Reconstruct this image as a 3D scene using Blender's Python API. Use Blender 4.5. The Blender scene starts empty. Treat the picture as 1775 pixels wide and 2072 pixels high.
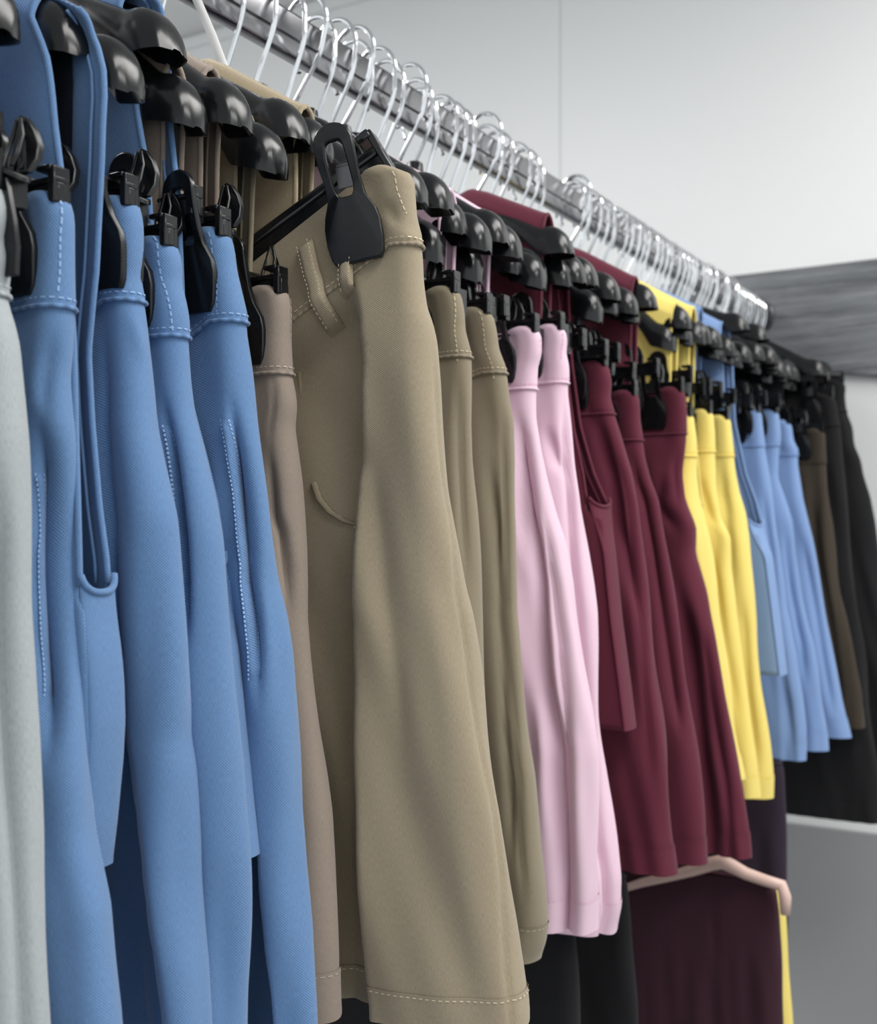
import bpy, bmesh, math, random
import numpy as np
from mathutils import Vector, Matrix

C = bpy.context.scene.collection
SC = bpy.context.scene
R = math.radians

# ------------------------------------------------------------------ camera
# world: Y runs along the clothes rail to the far wall, X towards the aisle, Z up
CAMZ = 1.30
F_PX, CX, HOR = 2350.0, 887.5, 1075.0
TH = R(30.3)
FW = np.array([-math.sin(TH), math.cos(TH)])
RT = np.array([math.cos(TH), math.sin(TH)])
cam_d = bpy.data.cameras.new('camera')
cam = bpy.data.objects.new('camera', cam_d); C.objects.link(cam)
cam.location = (0, 0, CAMZ)
cam.rotation_euler = (R(90), 0, TH)
cam_d.sensor_fit = 'HORIZONTAL'; cam_d.sensor_width = 36
cam_d.lens = 36 * F_PX / 1775
cam_d.shift_y = (HOR - 1036.0) / 1775
cam_d.clip_start = 0.02; cam_d.clip_end = 50
cam_d.dof.use_dof = True; cam_d.dof.focus_distance = 0.74; cam_d.dof.aperture_fstop = 11.0
SC.camera = cam

# ------------------------------------------------------------------ light and exposure
vs = SC.view_settings
vs.view_transform = 'Standard'; vs.look = 'None'; vs.exposure = 0.0; vs.gamma = 1.0; vs.use_curve_mapping = False
w = bpy.data.worlds.new('shop_ambient'); SC.world = w; w.use_nodes = True
w.node_tree.nodes['Background'].inputs[0].default_value = (0.93, 0.97, 1.0, 1)
w.node_tree.nodes['Background'].inputs[1].default_value = 0.95


def area(name, loc, rot, sx, sy, power, col=(1, .985, .96)):
    l = bpy.data.lights.new(name, 'AREA'); l.shape = 'RECTANGLE'; l.size = sx; l.size_y = sy
    l.energy = power; l.color = col
    o = bpy.data.objects.new(name, l); C.objects.link(o); o.location = loc; o.rotation_euler = rot
    return o


area('ceiling_panel_light', (0.55, 0.45, 2.60), (0, 0, 0), 0.6, 1.2, 21)
area('ceiling_panel_light', (0.45, 1.55, 2.60), (0, 0, 0), 0.6, 1.0, 16)
area('ceiling_panel_light', (1.7, 0.6, 2.60), (0, 0, 0), 0.6, 1.2, 23)
area('ceiling_panel_light', (-1.7, 0.5, 2.60), (0, 0, 0), 0.6, 1.2, 30)


# ------------------------------------------------------------------ helpers
def S(r, g, b):
    f = lambda c: (c / 255 / 12.92) if c / 255 <= .04045 else ((c / 255 + .055) / 1.055) ** 2.4
    return (f(r), f(g), f(b), 1)


def ray(px, py):
    h = FW + RT * ((px - CX) / F_PX)
    return np.array([h[0], h[1], (HOR - py) / F_PX])


def at(px, py, Y):
    d = ray(px, py); t = Y / d[1]
    return d[0] * t, d[2] * t + CAMZ


def at_plane(px, py, Cxy, rho):
    f = np.array([-math.sin(rho), math.cos(rho)]); e = np.array([math.cos(rho), math.sin(rho)])
    d = ray(px, py); t = (Cxy @ f) / (d[:2] @ f)
    P = d[:2] * t
    cb = abs(d[:2] @ f) / np.linalg.norm(d[:2])
    return float((P - Cxy) @ e), float(d[2] * t + CAMZ), float(cb)


def link(name, me, m=None, parent=None, smooth=True):
    o = bpy.data.objects.new(name, me); C.objects.link(o)
    if m is not None: me.materials.append(m)
    if smooth:
        me.polygons.foreach_set('use_smooth', [True] * len(me.polygons))
    if parent is not None: o.parent = parent
    return o


def tag(o, label=None, cat=None, group=None, kind=None):
    if label: o['label'] = label
    if cat: o['category'] = cat
    if group: o['group'] = group
    if kind: o['kind'] = kind
    return o


def empty(name, loc=(0, 0, 0), rot=(0, 0, 0)):
    o = bpy.data.objects.new(name, None); C.objects.link(o)
    o.location = loc; o.rotation_euler = rot; o.empty_display_size = .02
    return o


class MB:
    """collects geometry for one mesh"""
    def __init__(s): s.v = []; s.f = []; s.uv = {}; s.mi = []

    def grid(s, P, closed_u=False, UV=None, mi=0):
        n, m = P.shape[:2]; b = len(s.v)
        s.v.extend(map(tuple, P.reshape(-1, 3)))
        if UV is not None:
            for k, t in enumerate(UV.reshape(-1, 2)): s.uv[b + k] = tuple(t)
        for i in range(n - 1):
            for j in range(m - (0 if closed_u else 1)):
                k = (j + 1) % m
                s.f.append((b + i * m + j, b + i * m + k, b + (i + 1) * m + k, b + (i + 1) * m + j)); s.mi.append(mi)
        return b

    def face(s, pts, mi=0):
        b = len(s.v); s.v.extend(map(tuple, pts)); s.f.append(tuple(range(b, b + len(pts)))); s.mi.append(mi)

    def box(s, c, d, mat=None):
        c = np.array(c); d = np.array(d) / 2; b = len(s.v)
        for z in (-1, 1):
            for y in (-1, 1):
                for x in (-1, 1):
                    p = c + d * (x, y, z)
                    if mat is not None: p = np.array(mat @ Vector(p))
                    s.v.append(tuple(p))
        for q in ((0, 2, 3, 1), (4, 5, 7, 6), (0, 1, 5, 4), (2, 6, 7, 3), (0, 4, 6, 2), (1, 3, 7, 5)):
            s.f.append(tuple(b + k for k in q)); s.mi.append(0)

    def tube(s, pts, r, n=8, cap=True):
        pts = np.array(pts, float); N = len(pts)
        rr = np.full(N, r) if np.isscalar(r) else np.array(r)
        T = np.gradient(pts, axis=0); T /= np.linalg.norm(T, axis=1)[:, None] + 1e-12
        up = np.array([0, 1, 0.]) if abs(T[0][1]) < .9 else np.array([1., 0, 0])
        P = np.zeros((N, n, 3)); u = up
        for i in range(N):
            u = u - T[i] * (u @ T[i]); u /= np.linalg.norm(u) + 1e-12
            v = np.cross(T[i], u)
            for j in range(n):
                a = 2 * math.pi * j / n
                P[i, j] = pts[i] + rr[i] * (u * math.cos(a) + v * math.sin(a))
        ln = np.r_[0, np.cumsum(np.linalg.norm(np.diff(pts, axis=0), axis=1))]
        UV = np.stack([np.repeat((np.arange(n) * 6.28 / n)[None], N, 0) * rr[:, None], np.repeat(ln[:, None], n, 1)], -1)
        b = s.grid(P, True, UV)
        if cap:
            s.f.append(tuple(b + j for j in range(n))); s.mi.append(0)
            s.f.append(tuple(b + (N - 1) * n + j for j in reversed(range(n)))); s.mi.append(0)

    def extrude(s, outline, y0f, y1f, hole=None):
        """prism of an (x,z) outline between y0f(x,z) and y1f(x,z); a hole with as many points as the outline makes a ring"""
        o = np.array(outline, float); n = len(o)
        A = [(x, y0f(x, z), z) for x, z in o]; B = [(x, y1f(x, z), z) for x, z in o]
        b = len(s.v); s.v.extend(A + B)
        for j in range(n):
            k = (j + 1) % n; s.f.append((b + j, b + k, b + n + k, b + n + j)); s.mi.append(0)
        if hole is None:
            s.f.append(tuple(b + j for j in reversed(range(n)))); s.f.append(tuple(b + n + j for j in range(n))); s.mi += [0, 0]
        else:
            h = np.array(hole, float)
            c = len(s.v); s.v.extend([(x, y0f(x, z), z) for x, z in h] + [(x, y1f(x, z), z) for x, z in h])
            for j in range(n):
                k = (j + 1) % n
                s.f.append((b + k, b + j, c + j, c + k)); s.f.append((b + n + j, b + n + k, c + n + k, c + n + j))
                s.f.append((c + k, c + j, c + n + j, c + n + k)); s.mi += [0, 0, 0]

    def mesh(s, name):
        me = bpy.data.meshes.new(name); me.from_pydata(s.v, [], s.f); me.update()
        if s.uv:
            l = me.uv_layers.new(name='cloth')
            vi = np.zeros(len(me.loops), int); me.loops.foreach_get('vertex_index', vi)
            arr = np.zeros((len(s.v), 2))
            for k, t in s.uv.items(): arr[k] = t
            l.data.foreach_set('uv', arr[vi].ravel())
        if any(s.mi): me.polygons.foreach_set('material_index', s.mi)
        bm = bmesh.new(); bm.from_mesh(me); bmesh.ops.recalc_face_normals(bm, faces=bm.faces); bm.to_mesh(me); bm.free()
        return me

    def build(s, name, m, parent=None, smooth=True): return link(name, s.mesh(name), m, parent, smooth)


def flat_by_angle(o, ang=40):
    o.data.set_sharp_from_angle(angle=R(ang))


# ------------------------------------------------------------------ materials
def new_mat(name):
    m = bpy.data.materials.new(name); m.use_nodes = True
    nt = m.node_tree; return m, nt, nt.nodes['Principled BSDF']


def simple(name, col, rough=.5, metal=0., spec=.5, bump=0, bscale=60, var=0.0):
    m, nt, p = new_mat(name)
    p.inputs['Base Color'].default_value = col; p.inputs['Roughness'].default_value = rough
    p.inputs['Metallic'].default_value = metal; p.inputs['Specular IOR Level'].default_value = spec
    tc = nt.nodes.new('ShaderNodeTexCoord'); n = nt.nodes.new('ShaderNodeTexNoise')
    nt.links.new(tc.outputs['Object'], n.inputs['Vector']); n.inputs['Scale'].default_value = bscale; n.inputs['Detail'].default_value = 4
    if var:
        mr = nt.nodes.new('ShaderNodeMapRange'); nt.links.new(n.outputs['Fac'], mr.inputs['Value'])
        mr.inputs['From Min'].default_value = .3; mr.inputs['From Max'].default_value = .7
        mr.inputs['To Min'].default_value = max(0.02, rough - var); mr.inputs['To Max'].default_value = rough + var
        nt.links.new(mr.outputs[0], p.inputs['Roughness'])
    if bump:
        b = nt.nodes.new('ShaderNodeBump'); b.inputs['Strength'].default_value = bump; b.inputs['Distance'].default_value = .002
        nt.links.new(n.outputs['Fac'], b.inputs['Height']); nt.links.new(b.outputs[0], p.inputs['Normal'])
    return m


def twill(name, col, dark=.64, light=1.20, pitch=.0011, ang=48, melange=0.0, sheen=.25, bump=.35):
    """woven twill: fine diagonal ribs in cloth (UV, metres) coordinates plus yarn slub"""
    m, nt, p = new_mat(name); N = nt.nodes; L = nt.links
    p.inputs['Roughness'].default_value = .82; p.inputs['Specular IOR Level'].default_value = .2
    p.inputs['Sheen Weight'].default_value = sheen; p.inputs['Sheen Roughness'].default_value = .5
    uv = N.new('ShaderNodeUVMap'); uv.uv_map = 'cloth'
    nz = N.new('ShaderNodeTexNoise'); L.new(uv.outputs[0], nz.inputs['Vector']); nz.inputs['Scale'].default_value = 160; nz.inputs['Detail'].default_value = 2
    dot = N.new('ShaderNodeVectorMath'); dot.operation = 'DOT_PRODUCT'
    k = 2 * math.pi / pitch
    dot.inputs[1].default_value = (k * math.cos(R(ang)), k * math.sin(R(ang)), 0)
    L.new(uv.outputs[0], dot.inputs[0])
    ma = N.new('ShaderNodeMath'); ma.operation = 'MULTIPLY_ADD'; ma.inputs[1].default_value = 3.4
    L.new(nz.outputs['Fac'], ma.inputs[0]); L.new(dot.outputs['Value'], ma.inputs[2])
    sn = N.new('ShaderNodeMath'); sn.operation = 'SINE'; L.new(ma.outputs[0], sn.inputs[0])
    mp = N.new('ShaderNodeMapping'); mp.inputs['Scale'].default_value = (2400, 300, 1); L.new(uv.outputs[0], mp.inputs['Vector'])
    sl = N.new('ShaderNodeTexNoise'); sl.inputs['Scale'].default_value = 1; sl.inputs['Detail'].default_value = 1; L.new(mp.outputs[0], sl.inputs['Vector'])
    f = N.new('ShaderNodeMapRange'); f.inputs['From Min'].default_value = -1; f.inputs['From Max'].default_value = 1; L.new(sn.outputs[0], f.inputs['Value'])
    mx = N.new('ShaderNodeMath'); mx.operation = 'MULTIPLY_ADD'; mx.inputs[1].default_value = .52
    s2 = N.new('ShaderNodeMath'); s2.operation = 'MULTIPLY'; s2.inputs[1].default_value = .5 + melange
    L.new(sl.outputs['Fac'], s2.inputs[0]); L.new(f.outputs[0], mx.inputs[0]); L.new(s2.outputs[0], mx.inputs[2])
    cr = N.new('ShaderNodeValToRGB')
    cr.color_ramp.elements[0].position = .1; cr.color_ramp.elements[1].position = .95
    cr.color_ramp.elements[0].color = tuple(c * dark for c in col[:3]) + (1,)
    cr.color_ramp.elements[1].color = tuple(min(1, c * light) for c in col[:3]) + (1,)
    L.new(mx.outputs[0], cr.inputs[0]); L.new(cr.outputs[0], p.inputs['Base Color'])
    b = N.new('ShaderNodeBump'); b.inputs['Strength'].default_value = bump; b.inputs['Distance'].default_value = .0004
    L.new(mx.outputs[0], b.inputs['Height']); L.new(b.outputs[0], p.inputs['Normal'])
    return m


M = {}
M['blue'] = twill('blue_twill', S(103, 139, 184), dark=.50, light=1.26, pitch=.00112, ang=44)
M['grey'] = twill('grey_melange_twill', S(158, 164, 166), dark=.56, light=1.25, melange=.55, pitch=.0010)
M['taupe'] = twill('taupe_twill', S(158, 143, 130), pitch=.0009)
M['khaki'] = twill('khaki_twill', S(166, 152, 128), dark=.56, light=1.25, pitch=.00088, ang=33)
M['olive'] = twill('dark_khaki_twill', S(146, 135, 113), pitch=.001)
M['beige'] = twill('beige_twill', S(172, 156, 128), pitch=.001)
M['pink'] = twill('pink_twill', S(234, 202, 218), dark=.93, light=1.03, sheen=.1)
M['maroon'] = twill('maroon_twill', S(98, 40, 56), dark=.9, light=1.1, sheen=.1)
M['yellow'] = twill('yellow_twill', S(244, 222, 126), dark=.95, light=1.03, sheen=.05)
M['sky'] = twill('light_blue_twill', S(130, 158, 203), dark=.93, light=1.05, sheen=.1)
M['brown'] = twill('dark_brown_twill', S(64, 56, 47), dark=.9, light=1.1, sheen=.05)
M['black'] = twill('black_twill', S(26, 26, 28), dark=.9, light=1.1, sheen=.05)
M['inner_shade'] = twill('dark_inner_shade', S(34, 38, 48), dark=.9, light=1.1, sheen=.0)  # near-black colour for the shadow inside the vests
M['plum'] = twill('dark_plum_cloth', S(62, 36, 46), dark=.9, light=1.1, sheen=.05)
M['navy'] = twill('dark_navy_cloth', S(46, 36, 50), dark=.9, light=1.1, sheen=.05)
M['plastic'] = simple('black_plastic', S(20, 21, 23), .20, 0, .5, bump=.015, bscale=60, var=.07)
M['clip'] = simple('black_clip_plastic', S(19, 20, 22), .27, 0, .45, var=.08, bscale=80)
M['chrome'] = simple('chrome_wire', (.88, .9, .92, 1), .14, 1.0)
M['steel'] = simple('brushed_rail_steel', (.21, .21, .22, 1), .17, 1.0, bump=.02, bscale=25, var=.05)
M['tag'] = simple('white_plastic_tag', S(236, 236, 234), .4)
M['spring'] = simple('clip_spring_steel', (.16, .16, .165, 1), .35, 1.0)
M['thread'] = {k: simple(k + '_thread', c, .7) for k, c in {
    'blue': S(150, 182, 222), 'grey': S(196, 200, 200), 'taupe': S(200, 186, 170), 'khaki': S(226, 210, 178), 'olive': S(205, 190, 158),
    'beige': S(215, 200, 170), 'pink': S(226, 178, 204), 'maroon': S(84, 26, 44), 'yellow': S(226, 192, 74), 'sky': S(122, 152, 208),
    'brown': S(60, 50, 40), 'black': S(30, 30, 32), 'plum': S(40, 22, 30), 'navy': S(36, 28, 40)}.items()}


def wall_mat():
    m, nt, p = new_mat('white_wall_panel'); N = nt.nodes; L = nt.links
    tc = N.new('ShaderNodeTexCoord'); n = N.new('ShaderNodeTexNoise'); n.inputs['Scale'].default_value = 2.0; n.inputs['Detail'].default_value = 3
    L.new(tc.outputs['Object'], n.inputs['Vector'])
    cr = N.new('ShaderNodeValToRGB'); cr.color_ramp.elements[0].color = S(236, 238, 238); cr.color_ramp.elements[1].color = S(240, 241, 240)
    L.new(n.outputs['Fac'], cr.inputs[0]); L.new(cr.outputs[0], p.inputs['Base Color'])
    p.inputs['Roughness'].default_value = .38; p.inputs['Specular IOR Level'].default_value = .35
    return m


def wood_mat():
    m, nt, p = new_mat('dark_grey_wood_grain'); N = nt.nodes; L = nt.links
    tc = N.new('ShaderNodeTexCoord'); mp = N.new('ShaderNodeMapping'); mp.inputs['Scale'].default_value = (1.6, 1, 22)
    L.new(tc.outputs['Object'], mp.inputs['Vector'])
    n0 = N.new('ShaderNodeTexNoise'); n0.inputs['Scale'].default_value = 1.4; n0.inputs['Detail'].default_value = 2; L.new(tc.outputs['Object'], n0.inputs['Vector'])
    add = N.new('ShaderNodeVectorMath'); add.operation = 'MULTIPLY_ADD'; add.inputs[1].default_value = (0, 0, 3.0)
    L.new(n0.outputs['Color'], add.inputs[0]); L.new(mp.outputs[0], add.inputs[2])
    n = N.new('ShaderNodeTexNoise'); n.inputs['Scale'].default_value = 2.4; n.inputs['Detail'].default_value = 6; n.inputs['Roughness'].default_value = .7
    L.new(add.outputs[0], n.inputs['Vector'])
    cr = N.new('ShaderNodeValToRGB'); cr.color_ramp.elements[0].position = .3; cr.color_ramp.elements[1].position = .72
    cr.color_ramp.elements[0].color = S(66, 69, 73); cr.color_ramp.elements[1].color = S(138, 141, 145)
    L.new(n.outputs['Fac'], cr.inputs[0]); L.new(cr.outputs[0], p.inputs['Base Color']); p.inputs['Roughness'].default_value = .5
    b = N.new('ShaderNodeBump'); b.inputs['Strength'].default_value = .2; b.inputs['Distance'].default_value = .001
    L.new(n.outputs['Fac'], b.inputs['Height']); L.new(b.outputs[0], p.inputs['Normal'])
    return m


M['wall'] = wall_mat(); M['wood'] = wood_mat()
M['ceil'] = simple('ceiling_paint', S(226, 226, 224), .8)
M['floor'] = simple('grey_floor', S(120, 122, 124), .4, bump=.02, bscale=8)
M['lowshade'] = simple('grey_wall_shade', S(150, 151, 153), .5)  # shade on the lower far wall, put into a darker grey
M['seam'] = simple('panel_joint', S(200, 203, 204), .6)
M['palewood'] = simple('pale_pinkish_hanger', S(222, 190, 178), .4)

# ------------------------------------------------------------------ setting
RX, RZ = -0.62, CAMZ + 0.429
WALLY = 2.35


def slab(name, lo, hi, m):
    b = MB(); lo = np.array(lo); hi = np.array(hi); b.box((lo + hi) / 2, hi - lo)
    o = b.build(name, m, smooth=False); o['kind'] = 'structure'; return o


CEILZ = at(400, 70, WALLY)[1]
slab('floor', (-4, -2.5, -.05), (3.5, WALLY, 0), M['floor'])
slab('wall_far', (-4, WALLY, 0), (3.5, WALLY + .1, CEILZ), M['wall'])
slab('ceiling', (-4, -2.5, CEILZ), (3.5, WALLY + .1, CEILZ + .05), M['ceil'])
xs = at(1134, 200, WALLY)[0]
for k, dx in ((1, 0.), (2, 1.22), (3, -1.22)):
    slab('trim_%d' % k, (xs + dx - .0012, WALLY - .0006, .75), (xs + dx + .0012, WALLY + .01, CEILZ - .001), M['seam'])
slab('trim_4', (-4, WALLY - .012, CEILZ - .035), (3.5, WALLY - .0005, CEILZ - .012), M['wall'])
LOWZ = CAMZ - .58
slab('wall_far_lower_shade', (-4, WALLY - .016, 0), (3.5, WALLY - .001, LOWZ), M['lowshade'])  # grey slab paints the wall's shade below the hems
BY = WALLY - .02
c4 = [at(1338, 575, BY), at(1338, 727, BY), at(2100, 785, BY), at(2100, 484, BY)]
b = MB(); ox, oz = c4[0]
b.extrude([(x - ox, z - oz) for x, z in c4], lambda x, z: 0., lambda x, z: WALLY - .0005 - BY)
o = b.build('rail_mounting_board', M['wood'], smooth=False); o.location = (ox, BY, oz); bv = o.modifiers.new('bevel', 'BEVEL'); bv.width = .002; bv.segments = 2
tag(o, 'dark grey wood-grain board on the white far wall at the end of the rail', 'wall board')

# the chrome rail: rounded slot profile with a lower lip
rt = empty('clothes_rail', (RX, 0.0, RZ))
prof = []
hw, hh = .0075, .020
for cxp, czp, a0 in ((hw - .004, hh - .004, 0), (-hw + .004, hh - .004, 90), (-hw + .004, -hh + .004, 180), (hw - .004, -hh + .004, 270)):
    for k in range(6):
        a = R(a0 + k * 18); prof.append((cxp + .004 * math.cos(a), czp + .004 * math.sin(a)))
i270 = [k for k, q in enumerate(prof) if q[0] > 0 and q[1] < 0]
prof += [(hw, -.009), (hw - .0022, -.0075), (hw - .0022, -.0045), (hw, -.003)]
P = np.array([[(x, y, z) for x, z in prof] for y in (-0.5, BY - .004)])
b = MB(); k = b.grid(P, True); n = len(prof); b.f.append(tuple(range(n))); b.f.append(tuple(range(n, 2 * n))); b.mi += [0, 0]
o = b.build('rail_tube', M['steel'], rt); flat_by_angle(o, 35)
b = MB()
P = [[(.032 * math.cos(a), BY - .006 * (1 - t), .038 * math.sin(a)) for a in np.linspace(0, 2 * math.pi, 33)[:-1]] for t in (0, 1)]
b.grid(np.array(P), True); b.f.append(tuple(range(32))); b.mi.append(0)
o = b.build('wall_flange', M['steel'], rt); flat_by_angle(o, 35)
tag(rt, 'long chrome clothes rail running back to the far wall board', 'clothes rail')
# lower rail behind the garments
b = MB(); b.tube([(RX, .2, CAMZ - .36), (RX, BY + .005, CAMZ - .36)], .012, 16)
o = b.build('lower_clothes_rail', M['steel']); tag(o, 'lower steel clothes rail behind the hanging clothes', 'clothes rail')


# ------------------------------------------------------------------ hangers
def hook_mesh():
    b = MB(); p = [(0, 0, -.112), (0, 0, -.090), (.0002, 0, -.0655), (.0022, 0, -.0605), (.0115, 0, -.040), (.0195, 0, -.022), (.0220, 0, -.012)]
    for a in np.linspace(-10, 195, 22):
        p.append((.0225 * math.cos(R(a)), 0, .0050 + .0265 * math.sin(R(a))))
    p += [(-.0205, 0, -.008), (-.0180, 0, -.015)]
    p = np.array(p); t = np.r_[0, np.cumsum(np.linalg.norm(np.diff(p, axis=0), axis=1))]
    s = np.linspace(0, t[-1], 90); q = np.c_[[np.interp(s, t, p[:, k]) for k in range(3)]].T
    for _ in range(2): q[1:-1] = (q[:-2] + 2 * q[1:-1] + q[2:]) / 4
    b.tube(q, .0022, 8); return b.mesh('hook')


def frame_mesh():
    """broad shouldered plastic body, hollow underneath, rounded drooping ends"""
    b = MB(); rows = []
    us = np.r_[np.linspace(0, .018, 5), np.linspace(.03, .12, 8), np.linspace(.128, .1595, 14)]
    for u in us:
        zt = np.interp(u, [0, .012, .03, .07, .13, .16], [-.072, -.074, -.084, -.106, -.1470, -.160])
        wy = np.interp(u, [0, .02, .05, .10, .125, .16], [.0075, .0085, .010, .0135, .0165, .0175])
        zb = np.interp(u, [0, .03, .10, .12, .132, .16], [-.094, -.105, -.146, -.166, -.180, -.1835])
        if u > .134:
            t = (u - .134) / .0256; q = math.sqrt(max(0, 1 - t * t))
            zt = zb + (np.interp(.134, [.13, .16], [-.1475, -.160]) - zb) * max(q, .02) ** .9
            wy = wy * max(q, .05) ** .55
        ring = []
        for a in np.linspace(0, math.pi, 15):
            ca, sa = math.cos(a), math.sin(a)
            ring.append((u, wy * math.copysign(abs(ca) ** .7, ca), zb + (zt - zb) * abs(sa) ** .8))
        dep = (zt - zb) * .45
        for s in np.linspace(-.9, .9, 7):
            ring.append((u, wy * s, zb + dep * (1 - abs(s / .9) ** 4)))
        rows.append(ring)
    rows = np.array(rows)
    full = np.concatenate([rows[::-1] * np.array([-1, 1, 1]), rows[1:]])
    b.grid(full, True)
    m = full.shape[1]; n0 = 0; n1 = (len(full) - 1) * m
    b.f.append(tuple(n0 + j for j in range(m))); b.f.append(tuple(n1 + j for j in range(m))); b.mi += [0, 0]
    return b.mesh('shoulder_frame')


def neck_mesh():
    b = MB(); rows = []
    for z, r in ((-.064, .0035), (-.066, .0055), (-.072, .0065), (-.082, .0085), (-.09, .010)):
        rows.append([(r * 1.6 * math.cos(a), r * math.sin(a), z) for a in np.linspace(0, 2 * math.pi, 17)[:-1]])
    b.grid(np.array(rows), True); b.f.append(tuple(range(16))); b.mi.append(0); return b.mesh('neck_collar')


BARZ = -.240


def bar_mesh():
    """lower clip bar, centred on its own height, with hooked end stubs"""
    b = MB()
    b.box((0, 0, 0), (.318, .0055, .010)); b.box((0, 0, .006), (.318, .0085, .003)); b.box((0, 0, -.0055), (.30, .0085, .002))
    for s in (-1, 1):
        b.box((s * .1565, 0, .0035), (.0045, .0105, .018)); b.box((s * .152, 0, .0115), (.010, .0125, .0028))
        b.box((s * .1535, .0035, -.003), (.0085, .0070, .0105))
    return b.mesh('clip_bar')


def strut_mesh():
    b = MB(); b.tube([(0, 0, BARZ + .004), (.010, 0, -.19), (.015, 0, -.135)], .0042, 8)
    return b.mesh('bar_strut')


def jaw_outline(hwid, pwid, zt=.031, zb=-.050):
    o = []
    for a in np.linspace(0, 180, 13): o.append((hwid * math.cos(R(a)), zt - hwid * 1.05 + hwid * 1.05 * math.sin(R(a))))
    L = [(-hwid, .008), (-hwid * .93, -.002), (-hwid * .98, -.012), (-pwid * .92, -.021), (-pwid, -.028), (-pwid, -.038)]
    bot = [(-pwid * .93, -.046), (-pwid * .8, -.0505), (-pwid * .4, zb), (0, zb)]
    full = L + bot
    o += full + [(-x, z) for x, z in reversed(full[:-1])]
    return o


def hole_outline(n, hwid):
    o = []
    for j in range(n):
        a = 2 * math.pi * j / n
        ca, sa = math.cos(a), math.sin(a)
        o.append((hwid * .52 * math.copysign(abs(ca) ** .45, ca), .0045 + .0165 * math.copysign(abs(sa) ** .45, sa)))
    return o


def sstep(x, a, b):
    t = np.clip((x - a) / (b - a), 0, 1); return t * t * (3 - 2 * t)


def front_jaw_mesh():
    b = MB(); ol = jaw_outline(.0115, .0168)
    n = len(ol)
    def y0(x, z): return -(.0062 + .013 * sstep(z, -.026, .02) + .0015 * (1 - sstep(z, -.055, -.035)) * -1)
    def y1(x, z): return y0(x, z) - .0042
    # hole ordered to match the outline's turn (both start on +x side, counter-clockwise)
    ang = [math.atan2(z - .0045, x * 1.6) for x, z in ol]
    hol = []
    for a in ang:
        ca, sa = math.cos(a), math.sin(a)
        hol.append((.0060 * math.copysign(abs(ca) ** .5, ca), .0045 + .0155 * math.copysign(abs(sa) ** .5, sa)))
    # split into a ring with the slot (upper) - the paddle bottom closes it
    b.extrude(ol, y0, y1, hol)
    return b.mesh('clip')


def back_jaw_mesh():
    b = MB()
    ol = [(.0075, .006), (.0092, .013), (.0088, .020), (.0068, .027), (.0036, .0325), (0, .0345)]
    ol = ol + [(-x, z) for x, z in reversed(ol[:-1])]
    y0 = lambda x, z: .006 + .014 * sstep(z, -.02, .024) + .004 * (x / .009) ** 2; y1 = lambda x, z: y0(x, z) + .0036
    b.extrude(ol, y0, y1)
    for s in (-1, 1):
        for f, r in ((0, .0012), (1, .0010)):
            yo = -.0006 if f == 0 else .0044
            b.tube([(s * .0010, .020 + yo, .0325), (s * .0036, .0195 + yo, .024), (s * .0042, .0165 + yo, .015), (s * .0030, .0135 + yo, .008)], r, 6)
    fl = [(.0125 * math.cos(a), .0125 + .0095 * math.sin(a)) for a in np.linspace(0, 2 * math.pi, 25)[:-1]]
    n = len(fl); k = len(b.v)
    for z in (.0035, .0065): b.v.extend([(x, y, z - 30 * x * x) for x, y in fl])
    for q in range(n):
        b.f.append((k + q, k + (q + 1) % n, k + n + (q + 1) % n, k + n + q)); b.mi.append(0)
    b.f.append(tuple(k + q for q in reversed(range(n)))); b.f.append(tuple(k + n + q for q in range(n))); b.mi += [0, 0]
    b.box((0, .0105, -.004), (.0150, .0070, .016)); b.box((.0045, .0145, -.005), (.0055, .0085, .013))
    ol2 = [(-.0085, 0), (.0085, 0), (.0135, -.02), (.0155, -.032), (.0145, -.045), (-.0145, -.045), (-.0155, -.032), (-.0135, -.02)]
    b.extrude(ol2, lambda x, z: .0050, lambda x, z: .0080)
    return b.mesh('back_jaw')


def spring_mesh():
    b = MB(); b.box((0, -.0095, .002), (.0095, .0015, .013)); b.box((0, -.004, .0095), (.0085, .012, .0012)); return b.mesh('spring')


HM = dict(hook=hook_mesh(), frame=frame_mesh(), neck=neck_mesh(), bar=bar_mesh(), strut=strut_mesh(), clip=front_jaw_mesh(), back=back_jaw_mesh(), spring=spring_mesh())
HM['hook'].materials.append(M['chrome'])
for k in ('frame', 'neck', 'bar', 'strut'): HM[k].materials.append(M['plastic'])
for k in ('clip', 'back'): HM[k].materials.append(M['clip'])
HM['spring'].materials.append(M['spring'])
for k, me in HM.items():
    me.polygons.foreach_set('use_smooth', [True] * len(me.polygons)); me.set_sharp_from_angle(angle=R(38))


def hchild(name, me, parent, loc=(0, 0, 0), bevel=0):
    o = bpy.data.objects.new(name, me); C.objects.link(o); o.parent = parent; o.location = loc
    if bevel:
        m = o.modifiers.new('bevel', 'BEVEL'); m.width = bevel; m.segments = 2; m.limit_method = 'ANGLE'; m.angle_limit = R(38)
    return o


def dup(src, parent, loc):
    """copy a part and its sub-parts"""
    o = src.copy(); C.objects.link(o); o.parent = parent; o.location = loc
    for ch in list(src.children):
        c = ch.copy(); C.objects.link(c); c.parent = o
    return o


PROTO = {}


def add_clip(root, loc, bev=True):
    k = 'clip%d' % bev
    if k not in PROTO:
        c = hchild('clip', HM['clip'], root, loc, .0009 if bev else 0)
        hchild('back_jaw', HM['back'], c, bevel=.0007 if bev else 0); hchild('spring', HM['spring'], c)
        PROTO[k] = c; return c
    return dup(PROTO[k], root, loc)


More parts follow.
